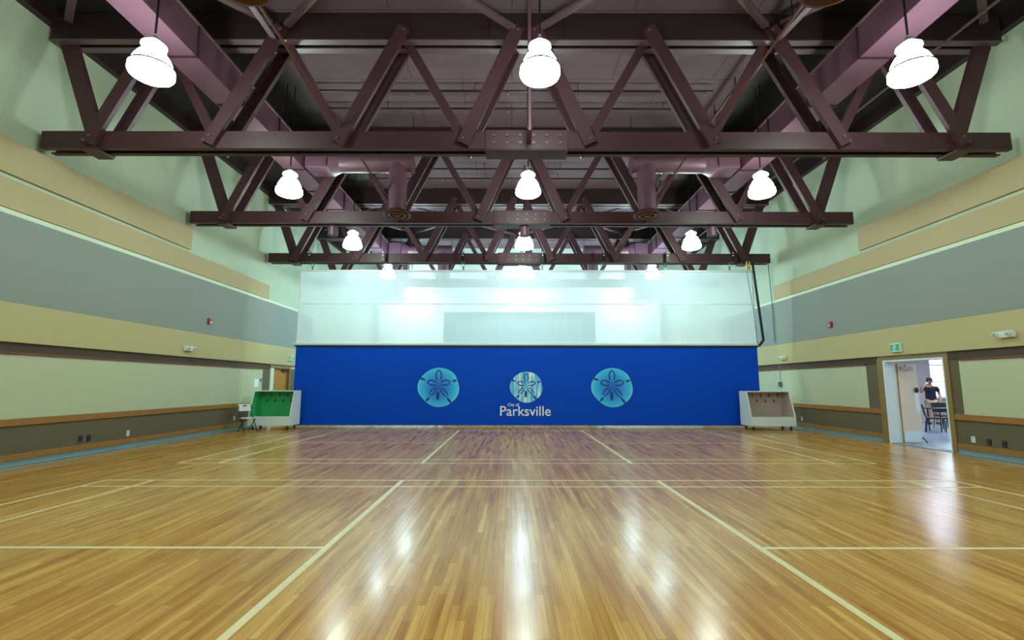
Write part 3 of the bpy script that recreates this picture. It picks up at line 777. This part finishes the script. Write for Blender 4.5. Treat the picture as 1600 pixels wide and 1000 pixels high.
# stage wall lettering and frames, faint through the netting
tl = thing('wall_lettering', 'pale raised letters on the far wall above the stage opening', 'sign', (.35, Y1-.04, 5.5))
text_mesh('letters', 'CHARLES THEATRE', -1.2, 1.95, 5.52, Y1-.03, 'greyletter', tl, thick=.02)  # letters in plain grey paint
fr0 = None
for k, (x0, x1) in enumerate(((-4.85, -3.7), (-3.5, -2.2), (-1.17, .10), (.78, 2.15), (2.85, 4.1), (4.6, 5.7))):
    w = x1-x0; lab = 'thin grey rectangular frame high on the far wall, %s from left' % ['first', 'second', 'third', 'fourth', 'fifth', 'sixth'][k]
    f = B().box(x0, x1, Y1-.04, Y1-.002, 6.36, 6.41).box(x0, x1, Y1-.04, Y1-.002, 6.9, 6.95).box(x0, x0+.05, Y1-.04, Y1-.002, 6.41, 6.9).box(x1-.05, x1, Y1-.04, Y1-.002, 6.41, 6.9)
    single('wall_frame', f, 'framegrey', lab, 'frame', (x0, Y1, 6.36), 'frames on the far wall')

# ------------------------------------------------------------------ rolling ball racks
def rack(x0, x1, inner, label, hook_cols):
    yb, yf, yt = 17.33, 16.55, 16.82     # back, front bottom, front top
    t = thing('rolling_rack', label, 'rack', ((x0+x1)/2, 16.95, 0))
    pr = [(yb, .14), (yf, .14), (yf, .44), (yt, 1.28), (yb, 1.28)]
    for a in (x0, x1-.035):
        part('side_panel', B().prism([(p[0], p[1]) for p in pr], (a, 0, 0), (a+.035, 0, 0), (0,1,0), (0,0,1)), 'white', t, bevel=.004)
    part('front_panel', B().box(x0+.036, x1-.036, yf+.001, yf+.025, .14, .44), 'white', t, bevel=.003)
    part('base_panel', B().box(x0+.036, x1-.036, yf+.026, yb-.03, .14, .16), 'white', t)
    part('top_rail', B().box(x0+.036, x1-.036, yt+.001, yb-.03, 1.25, 1.28), 'white', t)
    part('back_board', B().box(x0+.036, x1-.036, yb-.028, yb, .14, 1.28), inner, t)
    lp = [(yb-.03, .16), (yf+.03, .16), (yf+.03, .43), (yt+.02, 1.24), (yb-.03, 1.24)]
    for xa in (x0+.0355, x1-.042):
        part('side_lining', B().prism(lp, (xa, 0, 0), (xa+.0065, 0, 0), (0,1,0), (0,0,1)), inner, t)
    for n_, z, off in ((hook_cols, 1.12, .0), (hook_cols-1, .93, .5)):
        sp_ = (x1-x0-.16)/(hook_cols-.5)
        for i in range(n_):
            x = x0+.13 + sp_*(i+off)
            part('hook', B().tube([(x, yb-.028, z+.05), (x, yb-.05, z+.05), (x, yb-.055, z-.02), (x, yb-.09, z-.03), (x, yb-.10, z+.01)], .012, 6), 'black', t)
    for cx in (x0+.12, x1-.12):
        for cy in (yf+.14, yb-.12):
            c = part('caster', B().tube([(cx-.02, cy, .045), (cx+.02, cy, .045)], .045, 14), 'black', t)
            part('caster_fork', B().box(cx-.03, cx-.022, cy-.02, cy+.02, .04, .14).box(cx+.022, cx+.03, cy-.02, cy+.02, .04, .14), 'blackmetal', c)
rack(-8.68, -7.29, 'greenpaint', 'white sloped rolling rack with green interior, left of the blue curtain', 5)
rack(7.90, 9.38, 'pinkboard', 'white sloped rolling rack with pinkish interior, right of the blue curtain', 5)

# ------------------------------------------------------------------ folding chair
fc = thing('folding_chair', 'white folding chair with black legs beside the green rack', 'chair', (-8.33, 15.9, 0), -2.2)
def F(n, b, m, bev=0): return part(n, b, m, fc, bev, local=True)
w = .2
for s in (-1, 1):
    F('leg', B().tube([(s*w, -.26, .84), (s*w, -.19, .58), (s*w, .24, .012)], .013, 8), 'blackmetal')
    F('leg', B().tube([(s*(w-.03), .16, .43), (s*(w-.03), -.26, .012)], .013, 8), 'blackmetal')
F('crossbar', B().tube([(-w, .17, .1), (w, .17, .1)], .009, 8), 'blackmetal'); F('crossbar', B().tube([(-w+.03, -.18, .12), (w-.03, -.18, .12)], .009, 8), 'blackmetal')
sv = B(); ns = 10
for i in range(ns):
    ya = -.19 + .42*i/ns; yb_ = -.19 + .42*(i+1)/ns; za = .445 - .02*math.sin(PI*i/ns); zb_ = .445 - .02*math.sin(PI*(i+1)/ns)
    sv.add([(-.185,ya,za),(.185,ya,za),(.185,yb_,zb_),(-.185,yb_,zb_),(-.185,ya,za-.02),(.185,ya,za-.02),(.185,yb_,zb_-.02),(-.185,yb_,zb_-.02)],
           [(0,1,2,3),(7,6,5,4),(0,4,5,1),(2,6,7,3),(1,5,6,2),(3,7,4,0)])
F('seat', sv, 'whiteplastic')
bk = F('backrest', B().add([(-.215,-.245,.64),(.215,-.245,.64),(.215,-.285,.86),(-.215,-.285,.86),(-.215,-.22,.64),(.215,-.22,.64),(.215,-.26,.86),(-.215,-.26,.86)],
       [(0,1,2,3),(7,6,5,4),(0,4,5,1),(2,6,7,3),(1,5,6,2),(3,7,4,0)]), 'whiteplastic', .01)
part('handle_slot', B().box(-.06, .06, -.252, -.249, .79, .825), 'black', bk, local=True).rotation_euler = (0,0,0)
part('handle_slot', B().add([(-.055,-.2495,.79),(.055,-.2495,.79),(.055,-.2535,.82),(-.055,-.2535,.82)], [(0,1,2,3)]).add([(-.055,-.2465,.79),(.055,-.2465,.79),(.055,-.2515,.82),(-.055,-.2515,.82)], [(3,2,1,0)]), 'black', bk, local=True)

# ------------------------------------------------------------------ wall fittings
def emergency_light(x, y, z, f, label, w=.36):
    t = thing('emergency_light', label, 'emergency light', (x, y, z), 0, 'emergency lights')
    part('body', B().box(x, x+f*.09, y-w/2, y+w/2, z, z+.13), 'whiteplastic', t, bevel=.012)
    for d in (-w*.36, w*.36):
        part('lamp_head', B().tube([(x+f*.091, y+d, z+.07), (x+f*.14, y+d, z+.065)], [.05, .055], 14), 'whiteplastic', t)
        part('lamp_lens', B().tube([(x+f*.1402, y+d, z+.065), (x+f*.143, y+d, z+.065)], .042, 14), 'lamphouse', t)
emergency_light(L+.092, 12.84+.86, 2.40, 1, 'white twin-head emergency light on the left wall')
emergency_light(R-.092, 9.66, 2.42, -1, 'white twin-head emergency light at the right edge, past the doorway', .36)
emergency_light(R-.092, 17.7, 2.38, -1, 'white twin-head emergency light on the right wall beside the curtain')
def exit_sign(x, y, z, f, label, w=.34, h=.22):
    t = thing('exit_sign', label, 'exit sign', (x, y, z), 0, 'exit signs')
    part('housing', B().box(x, x+f*.06, y-w/2, y+w/2, z, z+h), 'whiteplastic', t, bevel=.008)
    xf = x+f*.0605
    part('green_face', B().box(xf, xf+f*.002, y-w/2+.02, y+w/2-.02, z+.025, z+h-.025), 'signgreen', t)
    # running figure in a doorway
    g = B(); k = f*.0025; X = xf+k
    def q(pts): g.poly([(X, y+a*-f, z+h/2+b_) for a, b_ in (pts if f < 0 else pts)])
    for pts in ([(-.04,-.085),(.055,-.085),(.055,-.078),(-.04,-.078)], [(.048,-.085),(.058,-.085),(.058,.085),(.048,.085)], [(-.04,.078),(.058,.078),(.058,.085),(-.04,.085)]): q(pts)
    q([(.012*math.cos(i*PI/6)-.005, .055+.014*math.sin(i*PI/6)) for i in range(12)])
    q([(-.018,.035),(.012,.04),(.018,-.005),(-.005,-.012)]); q([(-.02,.034),(-.045,.005),(-.038,0),(-.012,.024)]); q([(.012,.036),(.034,.012),(.04,.018),(.018,.04)])
    q([(.0,-.01),(.018,-.006),(.008,-.04),(-.03,-.068),(-.036,-.06),(-.004,-.034)]); q([(.004,-.01),(.018,-.006),(.034,-.036),(.03,-.07),(.02,-.07),(.022,-.036)])
    part('running_figure', g, 'letter', t)
exit_sign(R-.092, 12.47, 2.32, -1, 'green and white exit sign over the open doorway')
exit_sign(L+.092, 20.15, 2.42, 1, 'green and white exit sign at the far left by the curtain edge')
def alarm(x, y, z, f, label):
    t = thing('fire_alarm', label, 'alarm', (x, y, z), 0, 'red wall alarms')
    part('body', B().box(x, x+f*.05, y-.07, y+.07, z, z+.17), 'red', t, bevel=.01)
    part('strobe', B().box(x+f*.0505, x+f*.075, y-.03, y+.03, z+.025, z+.075), 'whiteplastic', t, bevel=.006)
alarm(L+.062, 14.6, 3.26, 1, 'small red fire alarm on the left grey panel')
alarm(R-.062, 15.0, 3.24, -1, 'small red fire alarm on the right grey panel')
def outlet(x, y, z, f, label, m='whiteplastic', grp=None):
    t = thing('wall_outlet', label, 'outlet', (x, y, z), 0, grp)
    part('plate', B().box(x+f*.001, x+f*.012, y-.045, y+.045, z-.065, z+.065), m, t, bevel=.003)
    sl = B()
    for dz in (-.03, .03):
        for dy in (-.014, .014): sl.box(x+f*.0122, x+f*.0135, y+dy-.003, y+dy+.003, z+dz-.012, z+dz+.012)
    part('sockets', sl, 'black' if m != 'black' else 'lamphouse', t)
outlet(L, 11.94, .34, 1, 'white outlet low on the left wall, nearer one'); outlet(L, 16.45, .385, 1, 'white outlet low on the left wall, near the chair')
outlet(L, 10.64, .35, 1, 'dark outlet low on the left wall, left of the pair', 'black'); outlet(L, 10.85, .345, 1, 'dark outlet low on the left wall, right of the pair', 'black')
outlet(R, 17.0, .36, -1, 'white outlet low on the right wall near the pink rack'); outlet(R, 10.75, .345, -1, 'white outlet low on the wall right of the doorway')
outlet(R, 10.4, .33, -1, 'dark outlet right of the white outlet beyond the doorway', 'black'); outlet(R, 10.08, .325, -1, 'dark outlet closest to the right photo edge', 'black')
# intercom with its conduit, right wall by the curtain
t = thing('control_box', 'small grey control box on a thin conduit above the pink rack', 'control box', (R, 18.15, 1.42))
part('box', B().box(R-.014, R-.08, 18.08, 18.24, 1.42, 1.60), 'greymetal', t, bevel=.006)
part('button', B().tube([(R-.0805, 18.16, 1.54), (R-.095, 18.16, 1.54)], .02, 10), 'black', t)
part('conduit', B().tube([(R-.03, 18.16, 1.6), (R-.03, 18.16, 2.238)], .009, 8), 'lamphouse', t)
single('conduit', B().tube([(R-.1, 18.35, 6.3), (R-.1, 18.25, 4.6), (R-.1, 18.25, 3.05)], .016, 8), 'greymetal', 'thin grey vertical conduit on the right wall at the end of the tan strip', 'conduit', (R-.1, 18.2, 3.05))
single('paper_notice', B().box(L+.013, L+.016, 17.55, 17.85, 1.40, 1.68), 'white', 'white paper notice on the left wall panel above the green rack', 'notice', (L, 17.7, 1.4))
t = thing('light_switch', 'small dark switch plate beside the white paper notice', 'switch', (L, 17.98, 1.6))
part('plate', B().box(L+.013, L+.022, 17.93, 18.03, 1.58, 1.70), 'greymetal', t, bevel=.003)
part('toggle', B().box(L+.0222, L+.035, 17.97, 17.99, 1.62, 1.65), 'black', t)

# ------------------------------------------------------------------ side room furniture
def side_chair(loc, rz, label):
    t = thing('stacking_chair', label, 'chair', loc, rz, 'black chairs in the side room')
    def Q(n, b, m, bev=0): return part(n, b, m, t, bev, local=True)
    Q('seat', B().box(-.23, .23, -.22, .24, .43, .475), 'black', .02)
    bk = B(); n_ = 8
    for i in range(n_):
        za = .56+.32*i/n_; zb_ = .56+.32*(i+1)/n_; ya = -.26-.05*i/n_; yb_ = -.26-.05*(i+1)/n_
        bk.add([(-.22,ya,za),(.22,ya,za),(.22,yb_,zb_),(-.22,yb_,zb_),(-.22,ya+.03,za),(.22,ya+.03,za),(.22,yb_+.03,zb_),(-.22,yb_+.03,zb_)],
               [(0,1,2,3),(7,6,5,4),(0,4,5,1),(2,6,7,3),(1,5,6,2),(3,7,4,0)])
    Q('backrest', bk, 'black')
    for s in (-1, 1):
        Q('leg', B().tube([(s*.2, .20, .43), (s*.22, .23, .01)], .013, 8), 'blackmetal')
        Q('leg', B().tube([(s*.2, -.20, .43), (s*.22, -.26, .01)], .013, 8), 'blackmetal')
        Q('back_post', B().tube([(s*.2, -.2, .45), (s*.2, -.265, .62)], .012, 8), 'blackmetal')
    return t
ch = side_chair((13.45, 15.95, 0), -2.2, 'black chair seen side on just right of the open door leaf')
dup(ch, (14.02, 15.75, 0), PI*.04, 'black chair with its back to the doorway, right end of the table')
dup(ch, (14.85, 17.2, 0), PI-.2, 'black chair behind the table near the window')
tb = thing('table', 'black table with thin legs in front of the standing person', 'table', (14.2, 16.4, 0))
part('table_top', B().box(13.75, 15.2, 16.15, 16.75, .71, .745), 'black', tb, bevel=.008)
for x in (13.85, 15.1):
    for y in (16.22, 16.68): part('leg', B().tube([(x, y, .0), (x, y, .71)], .018, 8), 'blackmetal', tb)
cab = thing('cabinet', 'low brown cabinet behind the open door leaf, beside the person', 'cabinet', (15.55, 20.0, 0))
part('carcass', B().box(15.2, 15.95, 19.8, 20.3, .0, 1.2), 'doorwood', cab, bevel=.01)
for q in (0, 1):
    d = part('door', B().box(15.22+q*.36, 15.565+q*.36, 19.775, 19.799, .08, 1.17), 'doorwood', cab, bevel=.004)
    part('knob', B().lathe([(.0,.0),(.015,.0),(.018,.012),(.0,.02)], (15.53+q*.09, 19.76, .7), 10), 'chrome', d)

# ------------------------------------------------------------------ the person
def skin_mesh(name, joints, edges, m, sub=2, root=0):
    me = bpy.data.meshes.new('tmp'); me.from_pydata([j[0] for j in joints], edges, []); me.update()
    ob = bpy.data.objects.new('tmp', me); C.objects.link(ob)
    md = ob.modifiers.new('s', 'SKIN'); md.use_smooth_shade = True; md.branch_smoothing = .3
    sv = me.skin_vertices[0].data
    for i, j in enumerate(joints):
        r = j[1]; sv[i].radius = (r, r) if not isinstance(r, tuple) else r
        sv[i].use_root = (i == root)
    sb = ob.modifiers.new('u', 'SUBSURF'); sb.levels = sub; sb.render_levels = sub
    bpy.context.view_layer.update()
    dg = bpy.context.evaluated_depsgraph_get()
    me2 = bpy.data.meshes.new_from_object(ob.evaluated_get(dg)); me2.name = name
    bpy.data.objects.remove(ob)
    me2.materials.clear(); me2.materials.append(M[m])
    me2.polygons.foreach_set('use_smooth', [True]*len(me2.polygons))
    return me2
def chain(js, es, pts, start=None):
    k = start
    for p in pts:
        js.append(p); i = len(js)-1
        if k is not None: es.append((k, i))
        k = i
    return k
# local frame: faces -y, feet at z=0 ; person's right is -x (left in the view)
js, es = [], []
pel = chain(js, es, [((0,0,.93), (.155,.115))])
ch_ = chain(js, es, [((0,0,1.08), (.15,.115)), ((0,.01,1.25), (.165,.12)), ((0,.01,1.38), (.14,.095)), ((0,.005,1.46), .062), ((0,-.015,1.54), .06), ((0,-.03,1.61), (.078,.092)), ((0,-.03,1.68), (.08,.095)), ((0,-.02,1.73), (.055,.065))], pel)
sh = 3
for s in (-1, 1):
    chain(js, es, [((s*.10,0,.86), .105), ((s*.115,-.01,.50), .068), ((s*.12,.01,.30), .06), ((s*.125,.02,.09), .042), ((s*.13,-.04,.045), .042), ((s*.14,-.14,.03), .034)], pel)
def hand(js, es, wrist_i, w, d, up):
    w, d, up = Vector(w), Vector(d).normalized(), Vector(up); up = (up - d*up.dot(d)).normalized(); sd = d.cross(up)
    palm = chain(js, es, [(tuple(w+d*.05), (.034,.018))], wrist_i)
    for k, (off, ln) in enumerate(((-.033,.062), (-.011,.075), (.011,.07), (.032,.055))):
        a = w + d*.085 + sd*off
        chain(js, es, [(tuple(a), .011), (tuple(a+d*ln*.5+up*.008), .010), (tuple(a+d*ln*.85+up*.03), .008)], palm)
    a = w + d*.035 - sd*.035
    chain(js, es, [(tuple(a), .012), (tuple(a+d*.03-sd*.025), .011), (tuple(a+d*.06-sd*.028+up*.01), .009)], palm)
# right arm raised: elbow out, hand at the cap brim / face
k = chain(js, es, [((-.19,.01,1.40), .062), ((-.30,-.10,1.20), .047), ((-.24,-.22,1.38), .038), ((-.155,-.215,1.50), .028)], sh)
hand(js, es, k, (-.155,-.215,1.50), (.55,.25,.75), (.4,.6,-.5))
# left arm hanging, slightly bent
k = chain(js, es, [((.19,.01,1.40), .062), ((.27,.03,1.13), .047), ((.27,-.05,.93), .038), ((.26,-.08,.86), .028)], sh)
hand(js, es, k, (.26,-.08,.86), (-.05,-.1,-1), (-1,0,0))
PX, PY = 16.25, 19.35
pe = thing('person', 'person in dark t-shirt, khaki shorts and dark cap, one hand raised to face', 'person', (PX, PY, 0), math.radians(-32))
def pchild(name, me, parent=pe):
    o = bpy.data.objects.new(name, me); C.objects.link(o); o.parent = parent; return o
body = pchild('body', skin_mesh('body', js, es, 'skin'))
sj, se_ = [], []
p0 = chain(sj, se_, [((0,0,.85), (.185,.148)), ((0,0,1.08), (.185,.145)), ((0,.01,1.26), (.19,.143)), ((0,.01,1.385), (.155,.112)), ((0,.006,1.445), (.085,.078))])
for s in (-1, 1):
    if s < 0: chain(sj, se_, [((-.19,.01,1.395), .082), ((-.27,-.07,1.26), .072)], 3)
    else: chain(sj, se_, [((.195,.01,1.395), .082), ((.245,.02,1.22), .072)], 3)
pchild('shirt', skin_mesh('shirt', sj, se_, 'shirt'))
qj, qe = [], []
p0 = chain(qj, qe, [((0,0,.93), (.165,.13))])
for s in (-1, 1): chain(qj, qe, [((s*.10,0,.83), .128), ((s*.115,-.005,.55), .098)], p0)
pchild('shorts', skin_mesh('shorts', qj, qe, 'shorts'))
hd = (0, -.03)
cap = part('cap', B().lathe([(.098,1.675), (.102,1.70), (.09,1.745), (.05,1.775), (0,1.785)], (hd[0], hd[1]+.005, 0), 20), 'black', pe, local=True)
br = B(); vs = [(-.085, hd[1]-.05, 1.685)]; pts = [(.09*math.cos(PI+PI*i/10), hd[1]-.06+.12*math.sin(PI+PI*i/10), 1.683) for i in range(11)]
br.add([(x, y, z) for x, y, z in pts] + [(x, y, z+.01) for x, y, z in pts], [tuple(reversed(range(11))), tuple(range(11, 22))] + [(i, i+1, 12+i, 11+i) for i in range(10)] + [(10, 0, 11, 21)])
part('cap_brim', br, 'black', cap, local=True)
part('hair', B().lathe([(.085,1.59), (.094,1.63), (.095,1.68)], (0, hd[1]+.022, 0), 18), 'hair', pe, local=True)
part('nose', B().lathe([(0,1.595), (.016,1.60), (.012,1.62), (.004,1.64)], (0, hd[1]-.1, 0), 8), 'skin', pe, local=True)
for s in (-1, 1):
    part('eye', B().lathe([(0,-.008), (.008,-.004), (.008,.004), (0,.008)], (s*.032, hd[1]-.088, 1.645), 8), 'black', pe, local=True)
    part('ear', B().lathe([(0,-.03), (.012,-.018), (.013,.01), (0,.03)], (s*.082, hd[1]+.005, 1.63), 8), 'skin', pe, local=True)
    part('shoe', B().add([(s*.13+a, b_, c) for a, b_, c in [(-.05,.09,0),(.05,.09,0),(.055,-.17,0),(-.055,-.17,0),(-.045,.085,.09),(.045,.085,.09),(.05,-.1,.075),(-.05,-.1,.075),(.045,-.175,.04),(-.045,-.175,.04)]],
         [(3,2,1,0),(0,1,5,4),(4,5,6,7),(7,6,8,9),(9,8,2,3),(1,2,8,6,5),(0,4,7,9,3)]), 'black', pe, .01, local=True)
part('mouth', B().box(-.025, .025, hd[1]-.092, hd[1]-.086, 1.567, 1.574), 'red', pe, local=True)

# ------------------------------------------------------------------ camera, world, colour management
cam = bpy.data.cameras.new('Camera'); co = bpy.data.objects.new('Camera', cam); C.objects.link(co)
cam.sensor_width = 36; cam.lens = 772.17/1600*36; cam.clip_end = 200; cam.clip_start = .05
co.matrix_world = Matrix.Translation((0,0,1.5)) @ Matrix.Rotation(-.0009, 4, 'Z') @ Matrix.Rotation(PI/2+.1293, 4, 'X') @ Matrix.Rotation(.0013, 4, 'Z')
bpy.context.scene.camera = co
wd = bpy.data.worlds.new('World'); bpy.context.scene.world = wd; wd.use_nodes = True
bg = wd.node_tree.nodes['Background']
bg.inputs[0].default_value = (.80, .92, 1, 1); bg.inputs[1].default_value = 4
sc = bpy.context.scene
sc.view_settings.view_transform = 'Standard'; sc.view_settings.look = 'None'
sc.view_settings.exposure = 0; sc.view_settings.gamma = 1
sc.cycles.use_denoising = True
sc.cycles.max_bounces = 8; sc.cycles.transparent_max_bounces = 8; sc.cycles.sample_clamp_indirect = 8
